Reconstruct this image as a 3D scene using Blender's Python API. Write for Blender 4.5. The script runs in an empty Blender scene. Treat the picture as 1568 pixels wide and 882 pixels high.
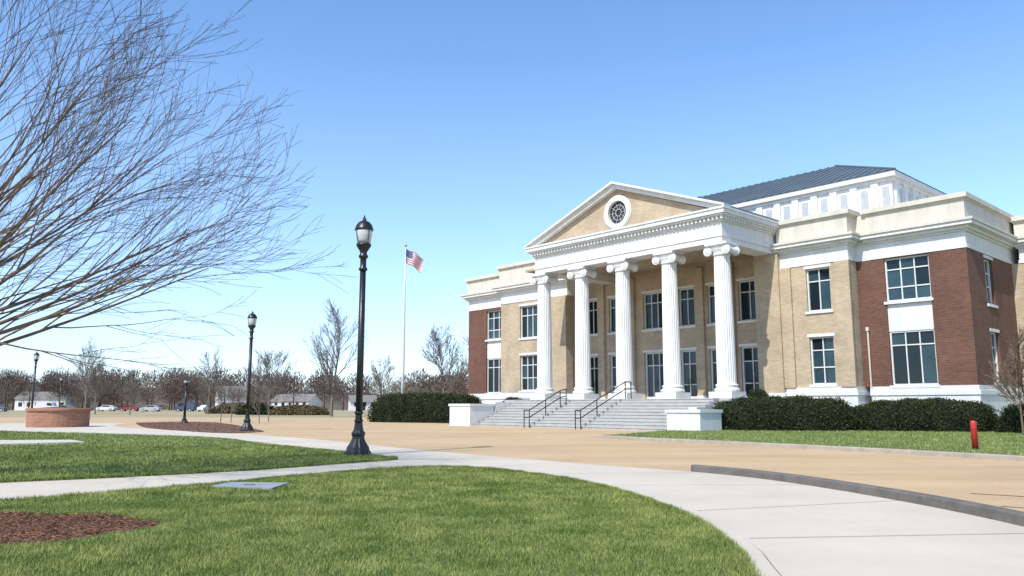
import bpy, bmesh, math, random
import numpy as np
from mathutils import Vector, Matrix
random.seed(7); rng=np.random.default_rng(11)
S=bpy.context.scene
COL=bpy.context.collection

# ------------------------------------------------------------------ materials
def new_mat(name):
    m=bpy.data.materials.new(name); m.use_nodes=True
    nt=m.node_tree; b=nt.nodes['Principled BSDF']
    return m,nt,b
def N(nt,t,**k):
    n=nt.nodes.new(t)
    for a,v in k.items():
        if a in n.inputs: n.inputs[a].default_value=v
        else: setattr(n,a,v)
    return n
def mat(name,c1,c2=None,rough=.7,scale=3.,bump=0.,bscale=40.,metal=0.,ior=None,detail=6.,spec=None,streak=0.):
    m,nt,b=new_mat(name); L=nt.links
    b.inputs['Roughness'].default_value=rough; b.inputs['Metallic'].default_value=metal
    if ior: b.inputs['IOR'].default_value=ior
    if spec is not None: b.inputs['Specular IOR Level'].default_value=spec
    tc=N(nt,'ShaderNodeTexCoord')
    if c2 is None: c2=tuple(x*.85 for x in c1)
    n=N(nt,'ShaderNodeTexNoise'); n.inputs['Scale'].default_value=scale; n.inputs['Detail'].default_value=detail; n.inputs['Roughness'].default_value=.65
    L.new(tc.outputs['Object'],n.inputs['Vector'])
    r=N(nt,'ShaderNodeValToRGB'); r.color_ramp.elements[0].position=.32; r.color_ramp.elements[1].position=.68
    r.color_ramp.elements[0].color=(*c2,1); r.color_ramp.elements[1].color=(*c1,1)
    L.new(n.outputs['Fac'],r.inputs['Fac']); out=r.outputs['Color']
    if streak:   # rain-wash streaks running down the stone
        mp=N(nt,'ShaderNodeMapping'); mp.inputs['Scale'].default_value=(2.5,2.5,.22); L.new(tc.outputs['Object'],mp.inputs['Vector'])
        n3=N(nt,'ShaderNodeTexNoise'); n3.inputs['Scale'].default_value=1.; n3.inputs['Detail'].default_value=7; L.new(mp.outputs[0],n3.inputs['Vector'])
        mr=N(nt,'ShaderNodeMapRange'); mr.inputs['From Min'].default_value=.35; mr.inputs['From Max'].default_value=.62; mr.inputs['To Min'].default_value=1-streak; mr.inputs['To Max'].default_value=1.
        L.new(n3.outputs['Fac'],mr.inputs['Value'])
        mx=N(nt,'ShaderNodeMix',data_type='RGBA',blend_type='MULTIPLY'); mx.inputs[0].default_value=1.; L.new(out,mx.inputs[6]); L.new(mr.outputs[0],mx.inputs[7]); out=mx.outputs[2]
    L.new(out,b.inputs['Base Color'])
    if bump:
        n2=N(nt,'ShaderNodeTexNoise'); n2.inputs['Scale'].default_value=bscale; n2.inputs['Detail'].default_value=4
        L.new(tc.outputs['Object'],n2.inputs['Vector'])
        bp=N(nt,'ShaderNodeBump'); bp.inputs['Strength'].default_value=bump; bp.inputs['Distance'].default_value=.02
        L.new(n2.outputs['Fac'],bp.inputs['Height']); L.new(bp.outputs['Normal'],b.inputs['Normal'])
    return m
def brick_mat(name,c1,c2,mortar,bw=.24,bh=.08,ms=.008,cyl=False):
    m,nt,b=new_mat(name); L=nt.links
    b.inputs['Roughness'].default_value=.85
    tc=N(nt,'ShaderNodeTexCoord'); sp=N(nt,'ShaderNodeSeparateXYZ'); L.new(tc.outputs['Object'],sp.inputs[0])
    cb=N(nt,'ShaderNodeCombineXYZ')
    if cyl:
        at=N(nt,'ShaderNodeMath',operation='ARCTAN2'); L.new(sp.outputs['Y'],at.inputs[0]); L.new(sp.outputs['X'],at.inputs[1])
        mu=N(nt,'ShaderNodeMath',operation='MULTIPLY'); mu.inputs[1].default_value=1.7; L.new(at.outputs[0],mu.inputs[0]); L.new(mu.outputs[0],cb.inputs['X'])
    else:
        ad=N(nt,'ShaderNodeMath',operation='ADD'); L.new(sp.outputs['X'],ad.inputs[0]); L.new(sp.outputs['Y'],ad.inputs[1]); L.new(ad.outputs[0],cb.inputs['X'])
    L.new(sp.outputs['Z'],cb.inputs['Y'])
    br=N(nt,'ShaderNodeTexBrick'); L.new(cb.outputs[0],br.inputs['Vector'])
    br.inputs['Scale'].default_value=1.; br.inputs['Brick Width'].default_value=bw; br.inputs['Row Height'].default_value=bh
    br.inputs['Mortar Size'].default_value=ms; br.inputs['Color1'].default_value=(*c1,1); br.inputs['Color2'].default_value=(*c2,1); br.inputs['Mortar'].default_value=(*mortar,1)
    n=N(nt,'ShaderNodeTexNoise'); n.inputs['Scale'].default_value=.8; n.inputs['Detail'].default_value=8; L.new(tc.outputs['Object'],n.inputs['Vector'])
    mr=N(nt,'ShaderNodeMapRange'); mr.inputs['From Min'].default_value=.3; mr.inputs['From Max'].default_value=.7; mr.inputs['To Min'].default_value=.80; mr.inputs['To Max'].default_value=1.12
    L.new(n.outputs['Fac'],mr.inputs['Value'])
    mx=N(nt,'ShaderNodeMix',data_type='RGBA',blend_type='MULTIPLY'); mx.inputs[0].default_value=1.
    L.new(br.outputs['Color'],mx.inputs[6]); L.new(mr.outputs[0],mx.inputs[7]); L.new(mx.outputs[2],b.inputs['Base Color'])
    bp=N(nt,'ShaderNodeBump'); bp.inputs['Strength'].default_value=.5; bp.inputs['Distance'].default_value=.01; bp.invert=True
    L.new(br.outputs['Fac'],bp.inputs['Height']); L.new(bp.outputs['Normal'],b.inputs['Normal'])
    return m

M_white=mat('white_trim',(.73,.72,.69),(.66,.65,.62),.6,1.2,.1,30,streak=.10)
M_cream=mat('cream_stone',(.65,.60,.51),(.58,.53,.445),.75,.9,.15,25,streak=.14)
M_tan=brick_mat('tan_brick',(.50,.385,.255),(.40,.30,.195),(.50,.42,.32))
M_red=brick_mat('red_brick',(.165,.062,.036),(.10,.042,.028),(.19,.12,.09))
M_glass=mat('window_glass',(.006,.012,.016),(.012,.024,.03),.04,.5,.05,1.2,ior=1.38)
M_glass2=mat('window_glass_blind',(.035,.075,.09),(.014,.035,.045),.06,.8,.05,1.2,ior=1.42)
M_roof=mat('standing_seam_roof',(.13,.16,.17),(.10,.125,.135),.45,.7,metal=.2)
M_step=mat('step_stone',(.44,.43,.405),(.35,.34,.32),.85,2.,.2,30)
M_black=mat('black_metal',(.018,.017,.016),(.012,.012,.012),.38,8,.05,60)
M_iron=mat('rail_metal',(.02,.02,.02),(.015,.015,.015),.4,8)
M_lampglass=mat('frosted_lamp_glass',(.62,.63,.60),(.50,.52,.50),.15,4.)
M_conc=mat('concrete_paving',(.61,.535,.43),(.51,.445,.35),.9,.45,.35,60,detail=12)
M_kerb=mat('kerb_stone',(.17,.15,.13),(.10,.09,.08),.9,3,.4,40)
M_kerbl=mat('kerb_concrete',(.42,.36,.29),(.28,.24,.19),.9,3,.4,40)
M_joint=mat('joint_filler',(.22,.18,.14),(.16,.13,.10),.95,5)
M_asph=mat('dark_seal',(.06,.055,.05),(.1,.08,.06),.9,6)
M_mulch=mat('mulch',(.20,.095,.05),(.10,.05,.03),.95,9,1.,30)
M_field=mat('dry_field',(.46,.35,.20),(.24,.21,.10),.95,.05,.2,3)
M_cover=mat('utility_cover_metal',(.33,.34,.34),(.24,.25,.26),.5,6,.2,60)
M_redp=mat('red_paint',(.55,.03,.025),(.42,.025,.02),.4,6)
M_bark=mat('bark',(.19,.13,.08),(.10,.068,.045),.9,6,.4,30)
M_barkg=mat('grey_bark',(.20,.165,.14),(.12,.10,.085),.9,6,.3,30)
M_flagpole=mat('pole_aluminium',(.7,.7,.7),(.6,.6,.6),.35,3,metal=.3)
M_volute=mat('window_dark',(.03,.04,.06),(.015,.02,.03),.1,3)

# road: tan aggregate with tyre-worn streaks
def road_mat():
    m,nt,b=new_mat('tan_road'); L=nt.links; b.inputs['Roughness'].default_value=.92
    tc=N(nt,'ShaderNodeTexCoord')
    def noise(sc,d=8,vec=None):
        n=N(nt,'ShaderNodeTexNoise'); n.inputs['Scale'].default_value=sc; n.inputs['Detail'].default_value=d; n.inputs['Roughness'].default_value=.7
        L.new(vec or tc.outputs['Object'],n.inputs['Vector']); return n
    mp=N(nt,'ShaderNodeMapping'); mp.inputs['Rotation'].default_value=(0,0,math.radians(40)); mp.inputs['Scale'].default_value=(.12,1.,1.); L.new(tc.outputs['Object'],mp.inputs['Vector'])
    n1=noise(.25); n2=noise(.5,8,mp.outputs[0]); n3=noise(45,3)
    r=N(nt,'ShaderNodeValToRGB'); e=r.color_ramp.elements; e[0].position=.3; e[1].position=.7
    e[0].color=(.49,.325,.165,1); e[1].color=(.63,.455,.265,1); L.new(n2.outputs['Fac'],r.inputs['Fac'])
    r2=N(nt,'ShaderNodeValToRGB'); e=r2.color_ramp.elements; e[0].position=.35; e[1].position=.7; e[0].color=(.86,.85,.85,1); e[1].color=(1.06,1.06,1.06,1); L.new(n1.outputs['Fac'],r2.inputs['Fac'])
    r3=N(nt,'ShaderNodeValToRGB'); e=r3.color_ramp.elements; e[0].position=.3; e[1].position=.6; e[0].color=(.72,.71,.70,1); e[1].color=(1.05,1.05,1.05,1); L.new(n3.outputs['Fac'],r3.inputs['Fac'])
    a=N(nt,'ShaderNodeMix',data_type='RGBA',blend_type='MULTIPLY'); a.inputs[0].default_value=1; L.new(r.outputs[0],a.inputs[6]); L.new(r2.outputs[0],a.inputs[7])
    c=N(nt,'ShaderNodeMix',data_type='RGBA',blend_type='MULTIPLY'); c.inputs[0].default_value=1; L.new(a.outputs[2],c.inputs[6]); L.new(r3.outputs[0],c.inputs[7])
    L.new(c.outputs[2],b.inputs['Base Color'])
    bp=N(nt,'ShaderNodeBump'); bp.inputs['Strength'].default_value=.5; bp.inputs['Distance'].default_value=.01; L.new(n3.outputs['Fac'],bp.inputs['Height']); L.new(bp.outputs['Normal'],b.inputs['Normal'])
    return m
M_road=road_mat()
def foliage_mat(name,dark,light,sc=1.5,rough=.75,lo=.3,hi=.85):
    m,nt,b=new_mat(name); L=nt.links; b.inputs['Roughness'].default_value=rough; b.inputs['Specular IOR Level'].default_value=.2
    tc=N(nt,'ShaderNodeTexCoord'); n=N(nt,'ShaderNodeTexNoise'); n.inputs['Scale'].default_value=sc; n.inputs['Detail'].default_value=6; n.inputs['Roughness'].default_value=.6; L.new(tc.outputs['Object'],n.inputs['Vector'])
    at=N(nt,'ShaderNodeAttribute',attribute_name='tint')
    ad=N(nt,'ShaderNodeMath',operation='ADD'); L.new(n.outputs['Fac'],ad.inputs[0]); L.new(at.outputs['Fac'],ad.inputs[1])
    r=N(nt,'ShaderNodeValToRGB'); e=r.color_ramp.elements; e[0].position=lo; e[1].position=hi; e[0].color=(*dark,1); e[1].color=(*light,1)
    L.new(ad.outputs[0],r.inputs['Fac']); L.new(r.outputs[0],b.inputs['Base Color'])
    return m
M_grass=foliage_mat('grass_blades',(.075,.135,.022),(.37,.38,.12),1.6,lo=.28,hi=.80)
M_soil=mat('lawn_base',(.17,.20,.055),(.075,.115,.025),.95,1.6,.8,30,detail=10)
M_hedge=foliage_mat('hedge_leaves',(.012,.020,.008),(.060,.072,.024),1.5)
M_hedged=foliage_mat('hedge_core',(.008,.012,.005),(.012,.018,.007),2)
M_dry=foliage_mat('shrub_twigs',(.10,.075,.035),(.20,.16,.07),1.5)

# ------------------------------------------------------------------ mesh helpers
def empty(name,loc=(0,0,0),rz=0):
    e=bpy.data.objects.new(name,None); e.location=loc; e.rotation_euler=(0,0,rz); COL.objects.link(e); return e
def obj(name,verts,faces,m,parent=None,loc=(0,0,0),rz=0,smooth=False):
    me=bpy.data.meshes.new(name); me.from_pydata([tuple(v) for v in verts],[],faces); me.update()
    ms=m if isinstance(m,(list,tuple)) else [m]
    for q in ms: me.materials.append(q)
    if smooth: me.polygons.foreach_set('use_smooth',[True]*len(me.polygons))
    o=bpy.data.objects.new(name,me); COL.objects.link(o); o.location=loc; o.rotation_euler=(0,0,rz)
    if parent: o.parent=parent
    return o
class MB:
    def __init__(s): s.d={}; s.ox=0.
    def get(s,part,m):
        if part not in s.d: s.d[part]=([],[],m)
        return s.d[part]
    def add(s,part,m,vs,fs):
        V,F,_=s.get(part,m); o=len(V); V.extend([(v[0]+s.ox,v[1],v[2]) for v in vs]); F.extend([tuple(i+o for i in f) for f in fs])
    def box(s,part,m,x0,x1,y0,y1,z0,z1):
        vs=[(x0,y0,z0),(x1,y0,z0),(x1,y1,z0),(x0,y1,z0),(x0,y0,z1),(x1,y0,z1),(x1,y1,z1),(x0,y1,z1)]
        s.add(part,m,vs,[(0,3,2,1),(4,5,6,7),(0,1,5,4),(1,2,6,5),(2,3,7,6),(3,0,4,7)])
    def lathe(s,part,m,cx,cy,prof,n=24,flute=None):
        vs=[];fs=[]
        for (r,z,*k) in prof:
            for i in range(n):
                a=2*math.pi*i/n; rr=r
                if k and flute: rr=r*(1-flute[1]*abs(math.sin(a*flute[0]/2))**.7) 
                vs.append((cx+rr*math.cos(a),cy+rr*math.sin(a),z))
        for j in range(len(prof)-1):
            for i in range(n):
                i2=(i+1)%n; fs.append((j*n+i,j*n+i2,(j+1)*n+i2,(j+1)*n+i))
        fs.append(tuple(range(n-1,-1,-1))); fs.append(tuple((len(prof)-1)*n+i for i in range(n)))
        s.add(part,m,vs,fs)
    def cyl(s,part,m,p0,p1,r,n=10,r1=None):
        p0=Vector(p0);p1=Vector(p1);d=(p1-p0).normalized(); a=d.orthogonal().normalized(); b=d.cross(a); r1=r if r1 is None else r1
        vs=[];fs=[]
        for p,q in((p0,r),(p1,r1)):
            for i in range(n):
                t=2*math.pi*i/n; vs.append(tuple(p+a*q*math.cos(t)+b*q*math.sin(t)))
        for i in range(n): fs.append((i,(i+1)%n,n+(i+1)%n,n+i))
        fs.append(tuple(range(n-1,-1,-1))); fs.append(tuple(range(n,2*n)))
        s.add(part,m,vs,fs)
    def build(s,parent,smooth=()):
        for k,(V,F,m) in s.d.items():
            o=obj(k,V,F,m,parent,smooth=k in smooth)

def sheet(name,poly,z,m,parent=None,thick=None):
    bm=bmesh.new(); vs=[bm.verts.new((x,y,z)) for x,y in poly]; f=bm.faces.new(vs)
    bm.normal_update()
    if f.normal.z<0: bmesh.ops.reverse_faces(bm,faces=[f])
    if thick:
        r=bmesh.ops.extrude_face_region(bm,geom=[f]); 
        for v in [g for g in r['geom'] if isinstance(g,bmesh.types.BMVert)]: v.co.z+=thick
        bmesh.ops.recalc_face_normals(bm,faces=bm.faces)
    bmesh.ops.triangulate(bm,faces=[q for q in bm.faces if len(q.verts)>4])
    me=bpy.data.meshes.new(name); bm.to_mesh(me); bm.free(); me.materials.append(m)
    o=bpy.data.objects.new(name,me); COL.objects.link(o)
    if parent:o.parent=parent
    return o
def smooth_line(pts,k=6):
    out=[]; n=len(pts)
    for i in range(n-1):
        p0=pts[max(i-1,0)];p1=pts[i];p2=pts[i+1];p3=pts[min(i+2,n-1)]
        for j in range(k):
            t=j/k
            out.append(tuple(.5*((2*p1[a])+(-p0[a]+p2[a])*t+(2*p0[a]-5*p1[a]+4*p2[a]-p3[a])*t*t+(-p0[a]+3*p1[a]-3*p2[a]+p3[a])*t**3) for a in(0,1)))
    out.append(pts[-1]); return out
def ribbon(name,line,w,z0,z1,m,off=0.):
    """a kerb: rectangular section swept along the line, offset to the left side"""
    L=[Vector((x,y)) for x,y in line]; vs=[];fs=[]
    for i,p in enumerate(L):
        d=(L[min(i+1,len(L)-1)]-L[max(i-1,0)]).normalized(); nn=Vector((-d.y,d.x))
        p=p+nn*off; q=p+nn*w
        c=min(.02,(z1-z0)*.3)
        vs+= [(p.x,p.y,z0),(p.x,p.y,z1-c),(p.x+nn.x*c,p.y+nn.y*c,z1),(q.x-nn.x*c,q.y-nn.y*c,z1),(q.x,q.y,z1-c),(q.x,q.y,z0)]
    for i in range(len(L)-1):
        for k in range(5): fs.append((i*6+k,i*6+k+1,(i+1)*6+k+1,(i+1)*6+k))
    fs.append((0,5,4,3,2,1)); e=(len(L)-1)*6; fs.append(tuple(e+k for k in range(6)))
    return obj(name,vs,fs,m)

# ------------------------------------------------------------------ ground
sheet('ground',[(-900,-60),(900,-60),(900,1500),(-900,1500)],0,M_field)
sheet('road',[(-60,-10),(70,-10),(70,40),(35,66),(-2,66),(-15,84),(-60,86)],.004,M_road)
up=smooth_line([(-27.5,57),(-23,46.5),(-9.6,32.2),(-2.61,22.16),(1.07,17.31),(3.30,14.80)])
kerb=smooth_line([(3.30,14.80),(4.04,13.57),(4.56,12.06),(4.98,10.0),(5.12,8.1),(5.0,5.5),(4.6,2.5),(4,-2)])
sheet('footpath',up+kerb[1:]+[(-60,-2),(-60,52)],.008,M_conc)
front=smooth_line([(-16,-2),(-15,4),(-9.5,7.4),(-6.43,10.13),(-4.59,12.45),(-3.72,13.69),(-2.72,14.91),(-1.82,15.52),(-1.2,15.68),(-.3,15.21),(.41,14.07),(.92,13.1),(1.32,11.96),(1.59,10.85),(1.79,9.81),(1.89,8.79),(1.92,7.81),(1.86,6.79),(1.71,5.85),(1.3,3),(.8,-2)])
left=[(-50,44),(-27,38.5),(-23.79,37.6),(-12.5,31.2),(-8.03,25.4),(-4.4,20.9),(-2.9,18.5),(-2.7,17.9),(-3.6,16.73),(-4.76,15.21),(-6.5,13.69),(-8.06,12.66),(-11,10.7),(-16,8.2),(-50,2)]
left=smooth_line(left,4)
sheet('lawn',front,.014,M_soil); sheet('lawn',left,.014,M_soil)
lip=[p for p in front if p[0]>-1.0 and p[1]>-1.5]
ribbon('path_edging',lip,.19,.009,.030,M_conc)
ribbon('path_edging_joint',lip,.016,.009,.0135,M_joint,off=.192)
ribbon('kerb',kerb,.16,.0,.13,M_kerb)
rk=smooth_line([(3.2,30.2),(4.0,28.9),(4.85,27.45),(7.89,23.19),(9.97,19.82),(11.19,17.51),(13.5,13.5),(16,9)])
ribbon('kerb',rk,.18,.0,.12,M_kerbl)
rlawn=[(x+.17*.72,y+.17*.60) for x,y in rk]+[(60,9),(60,45),(26,40),(13,42),(9,38.3),(7.0,36.2),(4.3,31.6)]
sheet('lawn',rlawn,.02,M_soil,thick=.085)
MBj=MB()
def strip(p,q,w=.013,z=.0125,part='joints'):
    p=Vector(p);q=Vector(q);d=(q-p).normalized();n=Vector((-d.y,d.x))*w/2
    MBj.add(part,M_joint,[(p.x+n.x,p.y+n.y,z),(p.x-n.x,p.y-n.y,z),(q.x-n.x,q.y-n.y,z),(q.x+n.x,q.y+n.y,z)],[(0,1,2,3)])
for a,b in (((2.13,9.3),(4.95,10.3)),((2.16,7.4),(5.1,7.7)),((1.5,12.3),(4.5,12.3)),((.7,14.3),(3.4,14.6)),((-.6,15.9),(1.2,17.2)),
            ((-3.1,15.5),(-4.2,16.0)),((-5.2,13.4),(-6.1,14.1)),((-7.2,10.4),(-8.8,12.2)),((2.0,5.4),(5,5.2)),((-3.2,19.3),(-1.4,20.6)),((-5.6,22.6),(-4.4,24.5)),((-8.3,26.1),(-7.2,28.6)),((-11.5,30.3),(-10.6,33.3))):
    strip(a,b)
je=empty('paving_joints'); MBj.build(je)
crk=MB()
def crack(pts,w):
    for (a,b) in zip(pts,pts[1:]):
        p=Vector(a);q=Vector(b);d=(q-p).normalized();n=Vector((-d.y,d.x))*w/2
        crk.add('seals',M_asph,[(p.x+n.x,p.y+n.y,.0085),(p.x-n.x,p.y-n.y,.0085),(q.x-n.x,q.y-n.y,.0085),(q.x+n.x,q.y+n.y,.0085)],[(0,1,2,3)])
crack([(6.35,11.15),(6.5,11.0),(6.62,10.95),(6.85,10.75)],.05)
crack([(5.9,9.75),(6.1,9.55),(6.2,9.5)],.04); crack([(5.5,9.9),(5.62,9.85)],.03)
for q0 in ((4.5,20.5),(9.5,16.0),(-2,30)):
    pts=[q0]
    for i in range(14): pts.append((pts[-1][0]+random.uniform(.1,.35),pts[-1][1]+random.uniform(-.25,.18)))
    crack(pts,.014)
ce=empty('road_cracks'); crk.build(ce)
def blob(cx,cy,rx,ry,n=40,rot=0,j=.08):
    o=[]
    for i in range(n):
        a=2*math.pi*i/n; k=1+j*math.sin(3*a+1)+j*.7*math.sin(7*a)+random.uniform(-j,j)*.4
        x=rx*k*math.cos(a);y=ry*k*math.sin(a); o.append((cx+x*math.cos(rot)-y*math.sin(rot),cy+x*math.sin(rot)+y*math.cos(rot)))
    return o
mul1=blob(-4.95,7.85,1.3,1.1); mul2=smooth_line([(-27,57),(-25.5,60.5),(-21,57),(-12.9,40.5),(-11.8,37.0),(-12.9,35.7),(-15.8,38.5),(-21,45.5),(-27,57)])[:-1]
def mulch_bed(poly,base,n,sz,nm='mulch_bed'):
    e=empty(nm); sheet('soil',poly,base,M_mulch,e)
    P=sample(poly,n)
    k=len(P); a=rng.uniform(0,6.28,k); l=rng.uniform(.5,1,k)*sz; w=l*.3; z=base+rng.uniform(0,.035,k); tz=rng.uniform(-.4,.4,k)*l
    c=np.cos(a);s_=np.sin(a)
    V=np.zeros((k,3,3)); V[:,0]=np.c_[P[:,0]-c*l/2,P[:,1]-s_*l/2,z]; V[:,1]=np.c_[P[:,0]+c*l/2,P[:,1]+s_*l/2,z+np.abs(tz)]; V[:,2]=np.c_[P[:,0]-s_*w,P[:,1]+c*w,z+.01]
    tri_obj('chips',V,rng.uniform(-.2,.2,k),M_chip,e)
def inpoly(P,poly):
    poly=np.array(poly); x,y=P[:,0],P[:,1]; r=np.zeros(len(P),bool); j=len(poly)-1
    for i in range(len(poly)):
        xi,yi=poly[i];xj,yj=poly[j]
        if yi!=yj:
            c=((yi>y)!=(yj>y))&(x<(xj-xi)*(y-yi)/(yj-yi)+xi); r^=c
        j=i
    return r
def sample(poly,n,box=None):
    a=np.array(poly); lo=a.min(0);hi=a.max(0)
    if box: lo=np.maximum(lo,box[0]);hi=np.minimum(hi,box[1])
    P=rng.uniform(lo,hi,(n,2)); return P[inpoly(P,poly)]
def tri_obj(name,V,tint,m,parent=None):
    k=len(V); me=bpy.data.meshes.new(name)
    me.vertices.add(k*3); me.vertices.foreach_set('co',V.reshape(-1).astype(np.float32))
    me.loops.add(k*3); me.loops.foreach_set('vertex_index',np.arange(k*3,dtype=np.int32))
    me.polygons.add(k); me.polygons.foreach_set('loop_start',np.arange(0,k*3,3,dtype=np.int32)); me.polygons.foreach_set('loop_total',np.full(k,3,dtype=np.int32))
    at=me.attributes.new('tint','FLOAT','POINT'); at.data.foreach_set('value',np.repeat(tint,3).astype(np.float32))
    me.materials.append(m); me.update(calc_edges=True); me.validate()
    o=bpy.data.objects.new(name,me); COL.objects.link(o)
    if parent: o.parent=parent
    return o
M_chip=foliage_mat('bark_chips',(.07,.03,.017),(.32,.16,.09),6,.9)
mulch_bed(mul1,.020,9000,.06); mulch_bed(mul2,.020,9000,.16)

def blades(P,h,w,z=.014):
    k=len(P); a=rng.uniform(0,6.28,k); b=rng.uniform(0,6.28,k)
    patch=.5+.5*np.sin(P[:,0]*1.3+np.sin(P[:,1]*.9)*2)*np.cos(P[:,1]*1.1+P[:,0]*.4)
    fine=np.sin(P[:,0]*7.3+np.sin(P[:,1]*4.1)*2)*np.sin(P[:,1]*6.1+np.sin(P[:,0]*3.7)*2)
    H=h*rng.uniform(.5,1.25,k)*(.8+.35*patch+.18*fine); W=w*rng.uniform(.7,1.3,k); ln=H*rng.uniform(.2,.9,k)
    V=np.zeros((k,3,3)); zc=np.full(k,z)
    V[:,0]=np.c_[P[:,0]-np.cos(a)*W/2,P[:,1]-np.sin(a)*W/2,zc]; V[:,1]=np.c_[P[:,0]+np.cos(a)*W/2,P[:,1]+np.sin(a)*W/2,zc]
    V[:,2]=np.c_[P[:,0]+np.cos(b)*ln,P[:,1]+np.sin(b)*ln,zc+H]
    return V,rng.normal(0,.13,k)+(patch-.5)*.16-fine*.05
Vs=[];Ts=[]
def addg(P,h,w,z=.014):
    P=P[~inpoly(P,mul1)&~inpoly(P,mul2)]
    V,t=blades(P,h,w,z); Vs.append(V);Ts.append(t)
addg(sample(front,290000,((-8,5.0),(3,10))),.036,.006)
addg(sample(front,160000,((-8,10),(3,16))),.040,.010)
addg(sample(left,160000,((-20,9),(0,24))),.048,.014)
addg(sample(left,90000,((-34,22),(0,44))),.055,.026)
addg(sample(rlawn,90000,((3,12),(32,44))),.055,.022,.105)
def fringe(line,n,h,w,z=.012):
    L=np.array(line); i=rng.integers(0,len(L)-1,n); t=rng.uniform(0,1,(n,1)); P=L[i]*(1-t)+L[i+1]*t+rng.normal(0,.022,(n,2)); addg(P,h,w,z)
fringe([p for p in front if -8<p[0]<3 and p[1]>4.8],30000,.05,.008); fringe([p for p in left if p[0]>-26],20000,.055,.014)
tri_obj('grass',np.concatenate(Vs),np.concatenate(Ts),M_grass)

um=MB(); um.add('plate',M_cover,[(-4.40,11.80,.05),(-3.42,11.45,.05),(-3.40,12.25,.05),(-4.32,12.35,.05),(-4.40,11.80,.0),(-3.42,11.45,.0),(-3.40,12.25,.0),(-4.32,12.35,.0)],[(0,1,2,3),(0,4,5,1),(1,5,6,2),(2,6,7,3),(3,7,4,0)])
um.box('lift_handle',M_kerb,-3.95,-3.8,11.85,11.88,.05,.062)
um.build(empty('utility_cover'))
sl=sheet('concrete_slab',[(-18,24.6),(-15.6,24.2),(-13.7,25.6),(-15.0,27.2),(-18,26.8)],.012,M_conc,thick=.06)
pl=empty('brick_planter',(-26.6,46.6,0)); pm=MB(); M_pb=brick_mat('planter_brick',(.36,.15,.08),(.26,.10,.055),(.38,.28,.2),cyl=True)
pm.lathe('brick_ring',M_pb,0,0,[(1.62,0),(1.62,.92)],40); pm.lathe('coping',M_pb,0,0,[(1.70,.92),(1.72,.97),(1.72,1.05),(1.66,1.09),(1.3,1.09),(1.28,1.0)],40); pm.lathe('fill',M_mulch,0,0,[(1.25,1.0),(1.1,1.10),(.4,1.16)],24)
pm.build(pl)

# ------------------------------------------------------------------ courthouse
O=(6.49,46.05,0); RZ=math.atan2(-.739,.673)
B=MB()
A_=lambda *k:B.box(*k)
def fbox(part,m,side,u0,u1,w0,w1,z0,z1):
    if side[0]=='f': B.box(part,m,u0,u1,side[1]+w0,side[1]+w1,z0,z1)
    else: B.box(part,m,side[1]-w1,side[1]-w0,u0,u1,z0,z1)
def wall(part,m,side,u0,u1,z0,z1,ops=(),th=.5):
    us=sorted({u0,u1,*[o[0] for o in ops],*[o[1] for o in ops]})
    for a,b in zip(us,us[1:]):
        cur=z0
        for o in sorted([o for o in ops if o[0]<=a+1e-6 and o[1]>=b-1e-6],key=lambda o:o[2]):
            if o[2]>cur+1e-4: fbox(part,m,side,a,b,0,th,cur,o[2])
            cur=o[3]
        if cur<z1-1e-4: fbox(part,m,side,a,b,0,th,cur,z1)
def window(side,u0,u1,z0,z1,cols=2,rows=(.5,),sill=True,lintel=True,fr=.075,door=False,blind=.3):
    F='window_frames'; 
    fbox(F,M_white,side,u0,u0+fr,.14,.30,z0,z1); fbox(F,M_white,side,u1-fr,u1,.14,.30,z0,z1)
    fbox(F,M_white,side,u0+fr,u1-fr,.14,.30,z1-fr,z1); fbox(F,M_white,side,u0+fr,u1-fr,.14,.30,z0,z0+(fr if not door else .2))
    us=[u0+fr+(u1-u0-2*fr)*i/cols for i in range(cols+1)]
    zs=[z0+fr]+[z0+(z1-z0)*r for r in rows]+[z1-fr]
    for i in range(1,cols): fbox(F,M_white,side,us[i]-.028,us[i]+.028,.17,.28,z0+fr,z1-fr)
    for z in zs[1:-1]:
        for i in range(cols): fbox(F,M_white,side,us[i]+(.028 if i else 0),us[i+1]-(.028 if i<cols-1 else 0),.175,.275,z-.03,z+.03)
    for i in range(cols):
        for j in range(len(zs)-1):
            g2=random.random()<blind
            fbox('blind_glass' if g2 else 'window_glass',M_glass2 if g2 else M_glass,side,us[i],us[i+1],.23+random.uniform(0,.004),.26,zs[j],zs[j+1])
    if sill: fbox('sills',M_white,side,u0-.10,u1+.10,-.08,.13,z0-.14,z0-.002)
    if lintel: fbox('sills',M_cream,side,u0-.1,u1+.1,-.03,.13,z1+.002,z1+.16)

ZP=1.6
LZ0,LZ1,UZ0,UZ1=2.35,4.9,6.3,8.65
fs=('f',4.8); BR=11.5
w=[(9.1,10.45,LZ0,LZ1),(9.1,10.45,UZ0,UZ1)]
wall('tan_walls',M_tan,fs,7.6,BR,2.2,8.85,w); A_('tan_core',M_tan,7.65,BR-.02,5.3,6.5,0.,8.84)
fbox('tan_return',M_tan,('r',BR),5.301,6.2,0.,.3,2.2,8.85)
window(fs,*w[0],cols=2,rows=(.36,.72)); window(fs,*w[1],cols=2,rows=(.7,),blind=.5)
A_('pilasters',M_tan,6.1,7.6,4.55,5.5,ZP+.3,9.75); A_('pilasters',M_tan,7.602,8.25,4.66,4.8,2.2,8.85)
A_('pilasters',M_tan,BR-.75,BR+.05,4.68,4.8,2.2,8.85)
A_('pilaster_bases',M_white,6.0,7.7,4.45,4.799,ZP,ZP+.32)
fc=('f',5.7)
cw0,cw1=12.95,15.15
w=[(cw0,cw1,2.25,5.0),(cw0,cw1,6.55,8.80)]
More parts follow.
